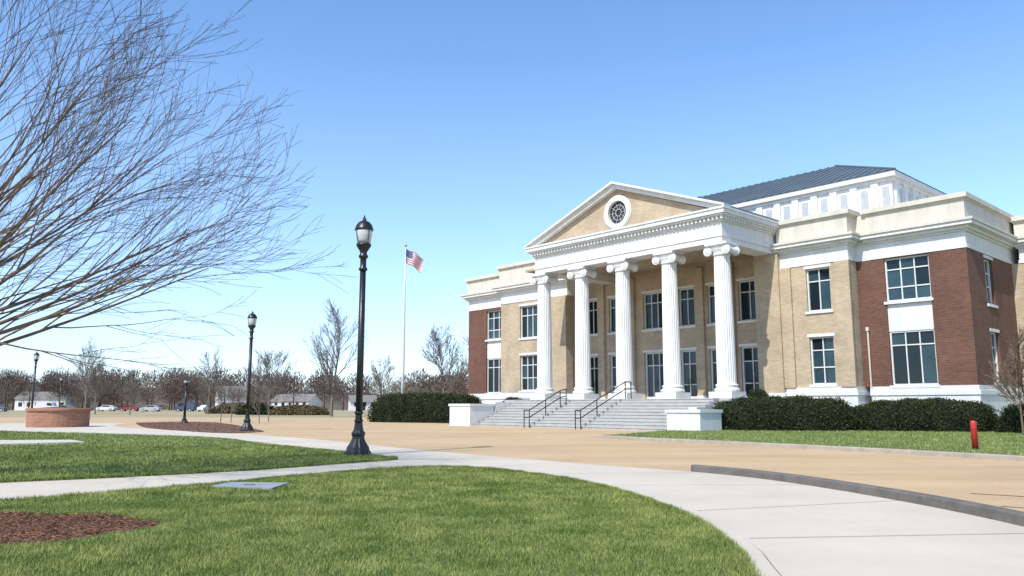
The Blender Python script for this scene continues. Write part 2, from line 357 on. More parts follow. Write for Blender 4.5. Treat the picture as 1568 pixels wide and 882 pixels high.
wall('red_walls',M_red,fc,BR+.05,16.9,2.2,8.85,[(cw0,cw1,2.25,8.80)])
fbox('white_panels',M_white,fc,cw0,cw1,.10,.4,5.0,6.55)
window(fc,*w[0],cols=3,rows=(.74,),lintel=False,blind=.15); window(fc,*w[1],cols=3,rows=(.32,.74),lintel=False,blind=.6)
A_('red_core',M_red,12.0,16.35,6.25,20,0,8.84)
fd=('r',16.9)
w=[(8.2,9.4,UZ0,UZ1),(8.2,9.4,LZ0,LZ1)]
wall('red_walls',M_red,fd,6.201,12.7,2.2,8.85,w)
for q in w: window(fd,*q,cols=2,rows=(.4,.7))
wall('tan_walls',M_tan,('f',12.7),16.9,24,2.2,8.85,[(18.3,19.8,LZ0,LZ1),(18.3,19.8,UZ0,UZ1)]); A_('tan_core',M_tan,16.95,24,13.21,20,0,8.84)
window(('f',12.7),18.3,19.8,LZ0,LZ1); window(('f',12.7),18.3,19.8,UZ0,UZ1)
w=[(-14.0,-12.1,LZ0,LZ1+.1),(-14.0,-12.1,UZ0,UZ1+.1)]
wall('tan_walls',M_tan,fs,-16.2,-9,2.2,9.1,w); A_('tan_core',M_tan,-16.15,-9.05,5.3,6.5,0,9.09)
window(fs,*w[0],cols=3,rows=(.36,.72)); window(fs,*w[1],cols=3,rows=(.7,),blind=.4)
A_('pilasters',M_tan,-10.3,-9.0,4.62,4.8,2.2,9.1)
w=[(-19.0,-16.9,2.25,5.0),(-19.0,-16.9,6.55,8.9)]
wall('red_walls',M_red,fc,-21.3,-16.25,2.2,9.1,[(-19.0,-16.9,2.25,8.9)])
fbox('white_panels',M_white,fc,-19.0,-16.9,.10,.4,5.0,6.55)
window(fc,*w[0],cols=3,rows=(.74,),lintel=False,blind=.2); window(fc,*w[1],cols=3,rows=(.32,.74),lintel=False,blind=.4)
A_('red_core',M_red,-21.2,-16.3,6.25,20,0,9.09)
fp=('f',6.3)
ups=[(-8.5,-7.5),(-6.4,-5.2),(-3.35,-1.65),(-.45,.75),(1.75,2.95),(3.95,5.35)]
ops=[]
for i,(a,b) in enumerate(ups): ops+= [(a,b,6.3,8.75),(a,b,ZP+.02,4.75)]
wall('porch_wall',M_tan,fp,-9,6.1,ZP,10.4,ops); A_('porch_core',M_tan,-9,6.1,6.85,8,ZP,10.3)
for i,(a,b) in enumerate(ups):
    n=3 if b-a>1.5 else 2
    window(fp,a,b,6.3,8.75,cols=n,rows=(.72,),blind=.25)
    window(fp,a,b,ZP+.02,4.75,cols=n,rows=(.30,.72) if i%2 else (.72,),sill=False,door=True,blind=.3,fr=.10)
for c in (-7.0,-4.3,-1.05,1.25,3.45): 
    A_('porch_pilasters',M_tan,c-.28,c+.28,6.10,6.3,ZP+.25,9.9); A_('pilaster_bases',M_white,c-.34,c+.34,6.03,6.299,ZP,ZP+.25)
for i,(a,b) in enumerate(ups):
    c=(a+b)/2; B.cyl('door_pulls',M_iron,(c-.09,6.3+.10,ZP+.9),(c-.09,6.3+.10,ZP+1.35),.02,6); B.cyl('door_pulls',M_iron,(c+.09,6.3+.10,ZP+.9),(c+.09,6.3+.10,ZP+1.35),.02,6)
def plinth(s0,s1,t0,t1,e=0):
    A_('plinth',M_white,s0-.08,s1+.08,t0-.08,t1,0,1.75+e); A_('plinth',M_white,s0-.14,s1+.14,t0-.14,t1,1.75+e,1.95+e); A_('plinth',M_white,s0-.06,s1+.06,t0-.06,t1,1.95+e,2.199+e*.001)
plinth(7.7,BR,4.8,6.2,.01); plinth(12.0,16.9,5.7,12.6); plinth(17.2,24,12.7,14,.006); plinth(-16.2,-9.1,4.8,6.2,.01); plinth(-21.3,-16.3,5.7,12)
def entab(s0,s1,t0,t1,zs,e=0,parapet=True):
    z=zs
    L=[(z,z+.16,.04,M_white),(z+.16,z+.82,.0,M_white),(z+.82,z+.92,.10,M_white),(z+.92,z+1.08,.24,M_white),(z+1.08,z+1.26,.48,M_white),(z+1.26,z+1.38,.56,M_cream)]
    for a,b,p,m in L: A_('entablature' if m is M_white else 'cornice_top',m,s0-p,s1+p,t0-p,t1,a+e,b+e)
    if parapet:
        T=parapet
        A_('parapet',M_cream,s0-.10,s1+.10,t0-.10,t1,z+1.38+e,T-.32+e); A_('parapet_cap',M_cream,s0-.17,s1+.17,t0-.17,t1,T-.32+e,T-.24+e); A_('parapet_cap',M_cream,s0-.28,s1+.28,t0-.28,t1,T-.24+e,T+e)
entab(7.6,BR,4.8,9,8.85,.010,11.56); entab(12.3,16.9,5.7,20,8.85,0,11.56)
A_('entablature',M_white,11.0,12.4,7,9,8.85,11.2); A_('entablature',M_white,BR-.2,12.35,5.72,7,8.853,10.2); A_('parapet',M_cream,BR-.2,12.35,5.65,7,10.2,11.3)
entab(17.3,24,12.7,20,8.85,.006,11.4)
entab(-16.2,-9,4.8,9,9.1,.010,12.15); entab(-21.3,-16.6,5.7,20,9.1,0,11.85)
A_('roof_deck',M_cream,-16,12,8,24,9,11.0)
# --- portico
B.ox=.27
HW=7.05; F0=-.55
for (a,b,p) in [(9.75,10.05,0),(10.05,10.38,.05),(10.38,10.86,.0),(10.86,10.93,.10)]:
    A_('portico_entablature',M_white,-HW-p,HW+p,F0-p,.55+p*.5,a,b)
    A_('portico_entablature',M_white,HW-1.1-p*.5,HW+p,.551+p*.5,5.0,a,b); A_('portico_entablature',M_white,-HW-p,-HW+1.1+p*.5,.551+p*.5,6.2,a,b)
A_('portico_ceiling',M_tan,-9,6.8,.4,6.0,10.25,10.4)
CP=.50
for (a,b,p) in [(10.93,11.10,.12),(11.10,11.2,.30),(11.2,11.42,.44),(11.42,11.52,CP)]:
    A_('portico_cornice',M_white,-HW-p,HW+p,F0-p,7,a,b)
s_=-HW-.1
while s_<HW+.1:
    A_('dentils',M_white,s_,s_+.13,F0-.26,F0-.121,10.935,11.095); s_+=.26
t_=F0
while t_<4.6:
    A_('dentils',M_white,HW+.121,HW+.26,t_,t_+.13,10.935,11.095); t_+=.26
ZB,ZA=11.52,14.40; W=HW+CP
def prism(part,m,poly,t0,t1):
    n=len(poly); vs=[(x,t0,z) for x,z in poly]+[(x,t1,z) for x,z in poly]
    fs=[tuple(range(n)),tuple(range(2*n-1,n-1,-1))]+[(i,i+n,(i+1)%n+n,(i+1)%n) for i in range(n)]
    B.add(part,m,vs,fs)
def tymp():
    cx,cz,r=0,12.62,.72; n=48; T=F0+.05
    k=(ZA-.35-ZB)/(W-.9)
    inner=[];outer=[]
    for i in range(n):
        a=2*math.pi*i/n; dx,dz=math.cos(a),math.sin(a); inner.append((cx+r*dx,T,cz+r*dz))
        best=1e9
        if dz<0: best=min(best,(ZB-cz)/dz)
        for sg in(1,-1):
            den=dz+sg*k*dx
            if den>1e-6:
                q=(ZB+k*(W-.9)-cz-sg*k*cx)/den
                if q>0: best=min(best,q)
        outer.append((cx+best*dx,T,cz+best*dz))
    fs=[(i,n+i,n+(i+1)%n,(i+1)%n) for i in range(n)]
    B.add('tympanum',M_tan,inner+outer,fs)
    w9=W-.9
    prism('tympanum_corners',M_tan,[(-w9,ZB),(w9,ZB),(0,ZB+k*w9)],T+.25,T+.3)
    for sg in(1,-1):
        pts=sorted([o for o in outer if o[0]*sg>0],key=lambda o:-abs(o[0]))[:2]
        pts=sorted(pts,key=lambda o:o[2])
        B.add('tympanum_ends',M_tan,[(sg*w9,T,ZB),pts[0],pts[1]],[(0,1,2)])
    def ring(part,m,r0,r1,t0,t1,nn=48):
        vs=[];fs=[]
        for i in range(nn):
            a=2*math.pi*i/nn
            for rr,tt in((r0,t1),(r0,t0),(r1,t0),(r1,t1)): vs.append((cx+rr*math.cos(a),tt,cz+rr*math.sin(a)))
        for i in range(nn):
            j=(i+1)%nn
            for q in range(4): fs.append((i*4+q,i*4+(q+1)%4,j*4+(q+1)%4,j*4+q))
        B.add(part,m,vs,fs)
    ring('oculus_frame',M_white,.70,.98,T-.10,T+.2); ring('oculus_frame',M_white,.98,1.04,T-.05,T+.1)
    vs=[(cx,T+.12,cz)]+[(cx+.72*math.cos(2*math.pi*i/32),T+.12,cz+.72*math.sin(2*math.pi*i/32)) for i in range(32)]
    B.add('oculus_glass',M_volute,vs,[(0,1+i,1+(i+1)%32) for i in range(32)])
    ring('oculus_muntins',M_cream,.20,.225,T+.06,T+.10,24); ring('oculus_muntins',M_cream,.45,.475,T+.06,T+.10,32)
    for i in range(10):
        a=2*math.pi*i/10; B.cyl('oculus_muntins',M_cream,(cx+.2*math.cos(a),T+.08,cz+.2*math.sin(a)),(cx+.71*math.cos(a),T+.08,cz+.71*math.sin(a)),.012,6)
tymp()
for sg in(1,-1):
    prism('raking_cornice',M_white,[(sg*W,ZB),(sg*(W-.75),ZB+.002),(0,ZA-.36),(0,ZA-.1)],F0-.28,F0+.2)
    prism('raking_cornice_top',M_white,[(sg*(W+.0),ZB+.0),(0,ZA-.1),(0,ZA+.03),(sg*(W+.02),ZB+.12)],F0-.50,F0+.2)
    prism('portico_roof',M_roof,[(sg*W,ZB+.01),(0,ZA-.1),(0,ZA-.02),(sg*W,ZB+.09)],F0+.201,12)
B.ox=0
# --- attic storey + hipped roof
AS,AT0,AT1,AZ=12.0,10.0,24.,14.62
A_('attic_wall',M_white,-AS,AS,AT0,AT1,10.9,AZ-.5)
A_('attic_cornice',M_white,-AS-.12,AS+.12,AT0-.12,AT1+.12,AZ-.5,AZ-.3); A_('attic_cornice',M_white,-AS-.34,AS+.34,AT0-.34,AT1+.34,AZ-.3,AZ)
A_('attic_base',M_white,-AS-.1,AS+.1,AT0-.1,AT1+.1,11.0,11.9)
s0=-11.5
M_lv=mat('attic_louvre',(.46,.47,.48),(.36,.38,.39),.5,3)
while s0<11.2:
    A_('attic_pilasters',M_white,s0,s0+.42,AT0-.12,AT0+.0,11.9,AZ-.5)
    A_('attic_louvres',M_lv,s0+.62,s0+1.02,AT0-.03,AT0-.001,12.2,AZ-.8)
    s0+=1.24
t0=10.3
while t0<23:
    A_('attic_pilasters',M_white,AS,AS+.12,t0,t0+.42,11.9,AZ-.5); A_('attic_louvres',M_lv,AS+.001,AS+.03,t0+.62,t0+1.02,12.2,AZ-.8); t0+=1.24
RZ0,RZ1=AZ,17.95; e_=AS+.40; y0=AT0-.40;y1=AT1+.40; rx=5.6; ym=17
B.add('hipped_roof',M_roof,[(-e_,y0,RZ0+.01),(e_,y0,RZ0+.01),(e_,y1,RZ0+.01),(-e_,y1,RZ0+.01),(-rx,ym,RZ1),(rx,ym,RZ1)],[(0,1,5,4),(1,2,5),(2,3,4,5),(3,0,4)])
n=44
for i in range(1,n):
    x=-e_+2*e_*i/n; 
    if abs(x)<=rx: tx,ty,tz=x,ym,RZ1
    else:
        q=(e_-abs(x))/(e_-rx); tx,ty,tz=x,y0+(ym-y0)*q,RZ0+(RZ1-RZ0)*q
    B.cyl('roof_seams',M_roof,(x,y0,RZ0+.03),(tx,ty,tz+.03),.035,4)
for sg in(1,-1): B.cyl('roof_seams',M_roof,(sg*e_,y0,RZ0+.03),(sg*rx,ym,RZ1+.03),.07,5)
# --- steps, porch, cheek blocks
for i in range(10):
    A_('steps',M_step,-7.5,7.2,-4.95+i*.36,6.29,i*.16+.001,(i+1)*.16+.001)
    A_('step_nosings',M_step,-7.499,7.199,-4.95+i*.36-.03,-4.95+i*.36-.001,(i+1)*.16-.05,(i+1)*.16)
A_('porch_floor',M_step,-9.05,-7.501,-1.2,6.29,0,ZP); A_('porch_floor',M_step,7.201,7.9,-1.2,4.6,0,ZP)
def cheek(a,b,t0,t1,h):
    A_('cheek_walls',M_white,a,b,t0,t1,0,h-.14); A_('cheek_caps',M_white,a-.06,b+.06,t0-.06,t1+.06,h-.14,h)
cheek(7.28,9.1,-5.7,-4.0,1.05); cheek(-9.6,-7.6,-5.3,-3.4,1.35); A_('cheek_walls',M_white,7.24,7.7,-3.9,-1.21,0,1.15); A_('cheek_walls',M_white,-8.1,-7.56,-3.3,-1.21,0,1.45)
def column(cx,cy):
    z=ZP+.002
    A_('column_bases',M_white,cx-.68,cx+.68,cy-.68,cy+.68,z,z+.34)
    B.lathe('column_base_rings',M_white,cx,cy,[(.62,z+.34),(.66,z+.40),(.66,z+.46),(.60,z+.52),(.55,z+.56),(.55,z+.60),(.59,z+.64),(.59,z+.69),(.52,z+.74)],32)
    zb=z+.74; zt=9.08; P=[]
    for i in range(13):
        q=i/12; r=.485-.075*q**1.6; P.append((r,zb+(zt-zb)*q,1))
    B.lathe('column_shafts',M_white,cx,cy,P,144,(24,.085))
    B.lathe('column_necks',M_white,cx,cy,[(.42,zt),(.46,zt+.03),(.46,zt+.08),(.43,zt+.10),(.45,zt+.2),(.56,zt+.34),(.56,zt+.36)],32)
    zv=zt+.26
    for sx in(-1,1):
        x=cx+sx*.56
        for t0,t1,r0,r1 in((-.50,-.40,.25,.25),(-.40,-.12,.22,.15),(-.12,.12,.15,.15),(.12,.40,.15,.22),(.40,.50,.25,.25)):
            B.cyl('capital_volutes',M_white,(x,cy+t0,zv),(x,cy+t1,zv),r0,20,r1)
        for st in(-1,1):
            B.cyl('capital_volutes',M_white,(x,cy+st*.50,zv),(x,cy+st*.535,zv),.17,16); B.cyl('capital_volutes',M_white,(x,cy+st*.535,zv),(x,cy+st*.57,zv),.07,12)
    A_('capital_cushions',M_white,cx-.56,cx+.56,cy-.45,cy+.45,zv+.10,zv+.251)
    A_('capital_abaci',M_white,cx-.66,cx+.66,cy-.60,cy+.60,9.62,9.749)
    A_('capital_abaci',M_white,cx-.60,cx+.60,cy-.54,cy+.54,zv+.252,9.62)
for c in (-6.5,-3.15,.12,3.5,6.92): column(c,0)
B.cyl('downpipe',M_cream,(11.93,5.60,2.1),(11.93,5.60,5.1),.045,10); A_('downpipe',M_cream,11.86,12.0,5.52,5.68,5.1,5.3)
house=empty('courthouse_building',O,RZ)
B.build(house,smooth=('column_base_rings','column_necks'))

for (sx,tt) in ((-2.6,-2.6),(1.3,-1.4)):
    H=MB()
    zs=lambda t: max(0,min(1.6,(t+4.95)/.36*.16+.1))
    for h in(.95,.55):
        pts=[(-5.5,zs(-5.1)),(-5.1,zs(-5.1)),(tt,zs(tt)),(tt+.5,zs(tt+.25) if tt<-2 else 1.6)]
        for a,b in zip(pts,pts[1:]): H.cyl('rails',M_iron,(0,a[0],a[1]+h),(0,b[0],b[1]+h),.030,8)
    for t in(-5.5,-5.1,-3.8,tt,tt+.5):
        z=max(0,zs(t)-.16)
        H.cyl('posts',M_iron,(0,t,z),(0,t,zs(max(t,-5.1) if t<tt+.3 else tt+.25)+.95),.028,8)
    X=O[0]+sx*.673; Y=O[1]-sx*.739
    H.build(empty('handrail',(X,Y,0),RZ))

# ------------------------------------------------------------------ street lamps
def lamp(x,y,h=6.03,rz=0):
    k=h/6.03; L=MB(); Z=lambda *a:[(r*1,z*k) for r,z in a]
    prof=Z((.34,0),(.34,.06),(.30,.10),(.285,.14),(.27,.20),(.19,.32),(.155,.40),(.15,.46),(.17,.50),(.17,.54),(.125,.60),(.105,.70),(.10,.78))
    n=32
    L.lathe('base',M_black,0,0,[(r,z,1) for r,z in prof],n,(16,.06))
    L.lathe('shaft',M_black,0,0,Z((.085,.78),(.082,2.5),(.075,4.60)),20)
    for z in(.80,1.0): L.lathe('collars',M_black,0,0,Z((.10,z),(.11,z+.02),(.11,z+.05),(.09,z+.07)),20)
    L.lathe('neck',M_black,0,0,Z((.075,4.60),(.11,4.62),(.11,4.67),(.078,4.70),(.078,4.92),(.12,4.95),(.12,5.0),(.09,5.03),(.09,5.10),(.17,5.22),(.19,5.26),(.19,5.30),(.15,5.31)),24)
    L.lathe('lantern_glass',M_lampglass,0,0,Z((.13,5.31),(.175,5.40),(.205,5.52),(.215,5.63),(.21,5.66)),24)
    L.lathe('lantern_cap',M_black,0,0,Z((.235,5.655),(.24,5.68),(.23,5.71),(.20,5.80),(.14,5.87),(.07,5.91),(.045,5.93),(.05,5.95),(.05,5.97),(.025,5.99),(.012,6.06)),24)
    for i in range(4):
        a=math.pi/4+i*math.pi/2
        pts=[(.18,5.30),(.21,5.45),(.225,5.58),(.225,5.67)]
        for (r0,z0),(r1,z1) in zip(pts,pts[1:]): L.cyl('lantern_cage',M_black,(r0*math.cos(a),r0*math.sin(a),z0*k),(r1*math.cos(a),r1*math.sin(a),z1*k),.010,6)
    L.box('access_door',M_black,-.05,.05,-.112,-.09,.85*k,.98*k)
    L.build(empty('street_lamp',(x,y,.008),rz),smooth=('shaft','neck','lantern_glass','lantern_cap','collars'))
lamp(-3.80,19.7); lamp(-12.86,38.6,5.85); lamp(-43,71,6.1); lamp(-76,133,6.2); lamp(-23.3,56.5,3.2)

b=MB(); b.lathe('post',M_redp,0,0,[(.075,0),(.075,.66),(.07,.70),(.045,.73),(.0,.74)],20); b.lathe('band',mat('dark_band',(.25,.02,.02)),0,0,[(.0765,.50),(.0765,.53)],20); b.lathe('foot',M_black,0,0,[(.10,0),(.10,.03),(.08,.04)],20)
b.build(empty('red_bollard',(11.95,20.6,.10)),smooth=('post',))

fpx,fpy=-8.58,62.; fl=empty('flagpole',(fpx,fpy,0)); q=MB(); q.lathe('pole',M_flagpole,0,0,[(.14,0),(.12,4),(.09,9),(.05,13.9)],16); q.lathe('finial',mat('gold_ball',(.6,.45,.15),metal=.8,rough=.3),0,0,[(.03,13.9),(.10,13.95),(.12,14.02),(.10,14.1),(.0,14.14)],12); q.lathe('footing',M_conc,0,0,[(.5,0),(.5,.15),(.3,.18)],16)
q.build(fl,smooth=('pole','finial'))
nx,nz=40,26; vs=[];fs=[];mi=[]
for j in range(nz+1):
    for i in range(nx+1):
        u=i/nx; v=j/nz
        x=.06+1.45*u*(1-.12*v); z=13.75-1.15*v-.75*u**1.25-.05*math.sin(u*9); y=.16*math.sin(u*8+v*1.5)*u**.5
        vs.append((x*.93,y+.25*x,z))
for j in range(nz):
    for i in range(nx):
        fs.append((j*(nx+1)+i,j*(nx+1)+i+1,(j+1)*(nx+1)+i+1,(j+1)*(nx+1)+i)); st=int(j/nz*13)
        if i<nx*.4 and st<7: mi.append(3 if ((i%3==1) and (j%3==1)) else 2)
        else: mi.append(0 if st%2==0 else 1)
fo=obj('flag_cloth',vs,fs,[mat('flag_red',(.50,.03,.04)),mat('flag_white',(.75,.75,.75)),mat('flag_blue',(.03,.05,.2)),mat('flag_star',(.7,.7,.72))],fl,smooth=True)
fo.data.polygons.foreach_set('material_index',mi)

# ------------------------------------------------------------------ foliage: hedges & shrubs
def bushmesh(name,cx,cy,lx,ly,h,rot=0,n=14000,leaf=.07,z0=0,boxy=.55,m=None):
    e=empty(name,(cx,cy,z0),rot)
    def surf(d,k=1.):
        ex=2/boxy
        r=(np.abs(d[:,0])**ex+np.abs(d[:,1])**ex+np.abs(d[:,2])**ex)**(-1/ex)
        P=d*r[:,None]
        lum=1+.04*np.sin(P[:,0]*lx*2.1+1)*np.cos(P[:,1]*ly*2.3)+.03*np.sin(P[:,0]*lx*5+P[:,2]*4)+.025*np.sin(P[:,1]*ly*7+P[:,0]*3)
        P=P*lum[:,None]*k
        return np.c_[P[:,0]*lx,P[:,1]*ly,np.maximum(P[:,2],-.0)*h]
    d=rng.normal(0,1,(n,3)); d[:,2]=np.abs(d[:,2]); d/=np.linalg.norm(d,axis=1)[:,None]
    P=surf(d)*(1+rng.normal(-.02,.03,n))[:,None]
    a=rng.normal(0,1,(n,3));a/=np.linalg.norm(a,axis=1)[:,None]; b=rng.normal(0,1,(n,3)); b=b-(b*a).sum(1)[:,None]*a; b/=np.linalg.norm(b,axis=1)[:,None]
    l=leaf*rng.uniform(.6,1.3,n)[:,None]
    V=np.stack([P-a*l*.5,P+a*l*.5,P+b*l*.8],1); V[:,:,2]=np.maximum(V[:,:,2],.01)
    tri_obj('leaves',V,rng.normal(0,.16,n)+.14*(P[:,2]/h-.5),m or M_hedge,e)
    fs=[];U,Vn=36,12
    dd=[]
    for j in range(Vn+1):
        for i in range(U):
            th=math.pi/2*j/Vn; ph=2*math.pi*i/U; dd.append((math.cos(th)*math.cos(ph),math.cos(th)*math.sin(ph),math.sin(th)+1e-4))
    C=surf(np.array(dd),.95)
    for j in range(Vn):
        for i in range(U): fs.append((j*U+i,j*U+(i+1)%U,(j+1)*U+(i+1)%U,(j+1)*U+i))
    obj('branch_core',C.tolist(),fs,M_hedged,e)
def L2W(s,t): return (O[0]+s*.673+t*.739,O[1]-s*.739+t*.673)
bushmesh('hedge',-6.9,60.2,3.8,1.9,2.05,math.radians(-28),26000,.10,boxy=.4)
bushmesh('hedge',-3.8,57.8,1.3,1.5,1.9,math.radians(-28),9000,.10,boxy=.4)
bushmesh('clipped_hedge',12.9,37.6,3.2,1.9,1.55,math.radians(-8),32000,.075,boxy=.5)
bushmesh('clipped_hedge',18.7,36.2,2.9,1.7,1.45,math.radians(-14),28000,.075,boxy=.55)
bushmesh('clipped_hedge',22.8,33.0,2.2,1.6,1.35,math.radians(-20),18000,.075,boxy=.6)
bushmesh('shrub',*L2W(8.9,-.4),.75,.6,1.95,0,6000,.07,boxy=.8)
bushmesh('shrub',*L2W(-11.2,1.5),1.2,.9,1.75,0,8000,.08,boxy=.9); bushmesh('shrub',*L2W(-13.5,3.0),1.0,.8,1.5,0,6000,.08,boxy=.9)
bushmesh('shrub',-44,128,5,2,1.6,0,5000,.3,boxy=.9,m=M_dry); bushmesh('shrub',-29,108,4,2,1.3,0,5000,.25,boxy=.9,m=M_dry)
bushmesh('shrub',-36,112,2.6,2,1.5,0,5000,.3,boxy=.9)

# ------------------------------------------------------------------ bare trees
class Tree:
    def __init__(s): s.V=[];s.F=[]
    def tube(s,pts,rad,n):
        base=len(s.V)
        for i,p in enumerate(pts):
            d=(pts[min(i+1,len(pts)-1)]-pts[max(i-1,0)]); d.normalize()
            a=d.orthogonal().normalized(); b=d.cross(a)
            for k in range(n):
                t=2*math.pi*k/n; s.V.append(tuple(p+(a*math.cos(t)+b*math.sin(t))*rad[i]))
        for i in range(len(pts)-1):
            for k in range(n):
                s.F.append((base+i*n+k,base+i*n+(k+1)%n,base+(i+1)*n+(k+1)%n,base+(i+1)*n+k))
    def grow(s,p,d,L,r,lev,cfg):
        nseg=cfg['seg'][lev]; pts=[p.copy()]; rad=[r]; dirs=[d.copy()]; q=p.copy(); d=d.normalized()
        for i in range(nseg):
            j=cfg['jit'][lev]; d=d+Vector((random.gauss(0,j),random.gauss(0,j),random.gauss(0,j)+cfg['up'][lev])); d.normalize()
            q=q+d*(L/nseg); pts.append(q.copy()); dirs.append(d.copy()); rad.append(max(cfg['rmin'],r*(1-.82*(i+1)/nseg)))
        s.tube(pts,rad,cfg['sides'][lev])
        if lev+1<len(cfg['seg']):
            nc=cfg['kids'][lev]; nc=int(nc*random.uniform(.8,1.2)+.5)
            for c in range(nc):
                f=cfg['start'][lev]+(1-cfg['start'][lev])*(c+random.random())/nc; x=f*nseg; i=min(int(x),nseg-1); fr=x-i
                pp=pts[i].lerp(pts[i+1],fr); dd=dirs[i+1]
                ax=dd.orthogonal().normalized(); ax=Matrix.Rotation(random.uniform(0,6.283),3,dd)@ax
                nd=Matrix.Rotation(math.radians(random.uniform(*cfg['ang'][lev])),3,ax)@dd
                s.grow(pp,nd,L*random.uniform(*cfg['len'][lev])*(1.1-.55*f),max(cfg['rmin'],(rad[i]*(1-fr)+rad[i+1]*fr)*.62),lev+1,cfg)
T=Tree()
base=Vector((-11.4,13.2,0))
T.tube([base,base+Vector((.0,0,.15)),base+Vector((.03,.02,.9)),base+Vector((.05,.0,1.55)),base+Vector((.05,0,2.2))],[.26,.19,.165,.16,.12],12)
cfg=dict(seg=[10,8,6,4],jit=[.035,.06,.08,.09],up=[.018,.020,.016,.01],sides=[7,4,3,3],kids=[8,5,4],start=[.25,.2,.15],ang=[(9,28),(11,32),(14,36)],len=[(.5,.75),(.5,.75),(.45,.7)],rmin=.0036)
for az,el,L in [(-8,4,6.1),(4,11,6.3),(16,18,6.3),(30,25,6.2),(-28,26,6.0),(-2,29,6.4),(-14,41,6.5),(14,50,6.8),(-35,56,6.8),(35,40,6.6),(5,64,7.2),(-25,76,7.2),(60,50,6.6),(100,35,6.3),(140,40,6.3),(180,30,6.3),(180,60,6.8),(220,40,6.3),(260,45,6.3),(300,40,6.)]:
    a=math.radians(az);e=math.radians(el)
    st=base+Vector((.05,0,1.35+random.uniform(0,.8)))
    T.grow(st,Vector((math.cos(e)*math.cos(a),math.cos(e)*math.sin(a),math.sin(e))),L,.048*random.uniform(.8,1.2),0,cfg)
obj('bare_tree',T.V,T.F,M_bark)
def midtree(x,y,h,seed,kids=(13,7,5),spread=(22,44),m=M_barkg,rm=.012,name='bare_tree',r=None,trunkf=.75,up=.07):
    random.seed(seed); t=Tree()
    c=dict(seg=[8,6,4,3],jit=[.03,.08,.10,.12],up=[.04,up,up*.7,.03],sides=[6,4,3,3],kids=list(kids),start=[.22,.2,.15],ang=[spread,(18,38),(18,38)],len=[(.5,.68),(.45,.65),(.4,.6)],rmin=rm)
    t.grow(Vector((0,0,0)),Vector((0,0,1)),h*trunkf,r or h*.014,0,c)
    zmax=max(v[2] for v in t.V); k=h/zmax; V=[(a*k,b_*k,c_*k) for a,b_,c_ in t.V]
    return obj(name,V,t.F,m,None,(x,y,0))
midtree(-21.4,94,14.2,3,(19,9,6),(28,50),rm=.015,r=.24)
midtree(-6.4,76,9.2,5,(20,9,6),(28,55),rm=.014); midtree(-3.2,80,8.6,6,(18,9,5),(28,55),rm=.014)
midtree(-37,120,10,8,(20,10,6),(28,55),rm=.017); midtree(-46,120,10.5,9,(16,8,5),rm=.017); midtree(-62,118,8,10,(15,8,5),rm=.017)
midtree(-17,104,8.0,12,(16,8,5),rm=.016); midtree(-70,130,13,13,(15,8,5),rm=.018); midtree(-86,125,8,23,(15,8,5),rm=.018); midtree(-52,108,6.5,24,(14,8,5),rm=.016)
midtree(-19,62,3.0,15,(9,5,3),rm=.012,name='sapling'); midtree(-20.5,58,2.7,16,(9,5,3),rm=.012,name='sapling'); midtree(-17.8,56,2.6,17,(9,5,3),rm=.012,name='sapling'); midtree(-22,60,3.3,18,(9,5,3),rm=.012,name='sapling')
midtree(19.9,31.0,4.6,21,(14,8,5),(35,65),rm=.008,m=M_bark,r=.05,up=.03); midtree(20.7,32.0,3.6,22,(12,7,5),(35,65),rm=.008,m=M_bark,r=.05,up=.03)
random.seed(99)
# ------------------------------------------------------------------ distant woodland
Vs=[];Ts=[]
def dist_tree(x,y,h,n,wd):
    rx=h*random.uniform(.30,.42)
    d=rng.normal(0,1,(n,3)); d/=np.linalg.norm(d,axis=1)[:,None]; r=rng.uniform(0,1,n)**.45
    P=d*r[:,None]*np.array([rx,rx,h*.42])+np.array([x,y,h*.56])
    a=d*np.array([1,1,.6])+np.array([0,0,.9])+rng.normal(0,.35,(n,3)); a/=np.linalg.norm(a,axis=1)[:,None]
    b=rng.normal(0,1,(n,3)); b=b-(b*a).sum(1)[:,None]*a; b/=np.linalg.norm(b,axis=1)[:,None]
    l=rng.uniform(.5,1.,n)[:,None]*h*.13
    V=np.stack([P-b*wd,P+b*wd,P+a*l],1)
    tr=np.array([[[x-.25,y,0],[x+.25,y,0],[x,y,h*.8]],[[x,y-.25,0],[x,y+.25,0],[x,y,h*.8]]])
    Vs.append(np.concatenate([V,tr])); Ts.append(np.concatenate([rng.normal(0,.1,n)+random.uniform(-.12,.12),[-.1,-.1]]))
for i in range(140):
    x=random.uniform(-235,20); y=random.uniform(228,262); dist_tree(x,y,random.uniform(7.5,13.0)*(1.0 if x<-60 else .85),700,.08)
for i in range(16):
    x=random.uniform(-160,-20); y=random.uniform(170,200); dist_tree(x,y,random.uniform(4.5,8.5),600,.04)
for i in range(80):
    x=random.uniform(-300,60); y=random.uniform(300,330); dist_tree(x,y,random.uniform(12,17),500,.2)
M_wood=foliage_mat('winter_crowns',(.10,.072,.060),(.23,.175,.14),.03,.95)
tri_obj('distant_trees',np.concatenate(Vs),np.concatenate(Ts),M_wood)
vs=[];fs=[];n=120
for i in range(n+1):
    x=-420+i*6.5; h=6.5+1.8*math.sin(i*.21)+1.3*math.sin(i*.57+1)+random.uniform(-.5,.5)
    if x>-60: h*=.8
    vs+=[(x,262,0),(x,272,h*.8),(x,290,h),(x,330,h*1.1)]
for i in range(n):
    for k in range(3): fs.append((i*4+k,(i+1)*4+k,(i+1)*4+k+1,i*4+k+1))
obj('hills',vs,fs,mat('wooded_hill',(.14,.105,.085),(.09,.07,.06),.95,.15,.5,.5))

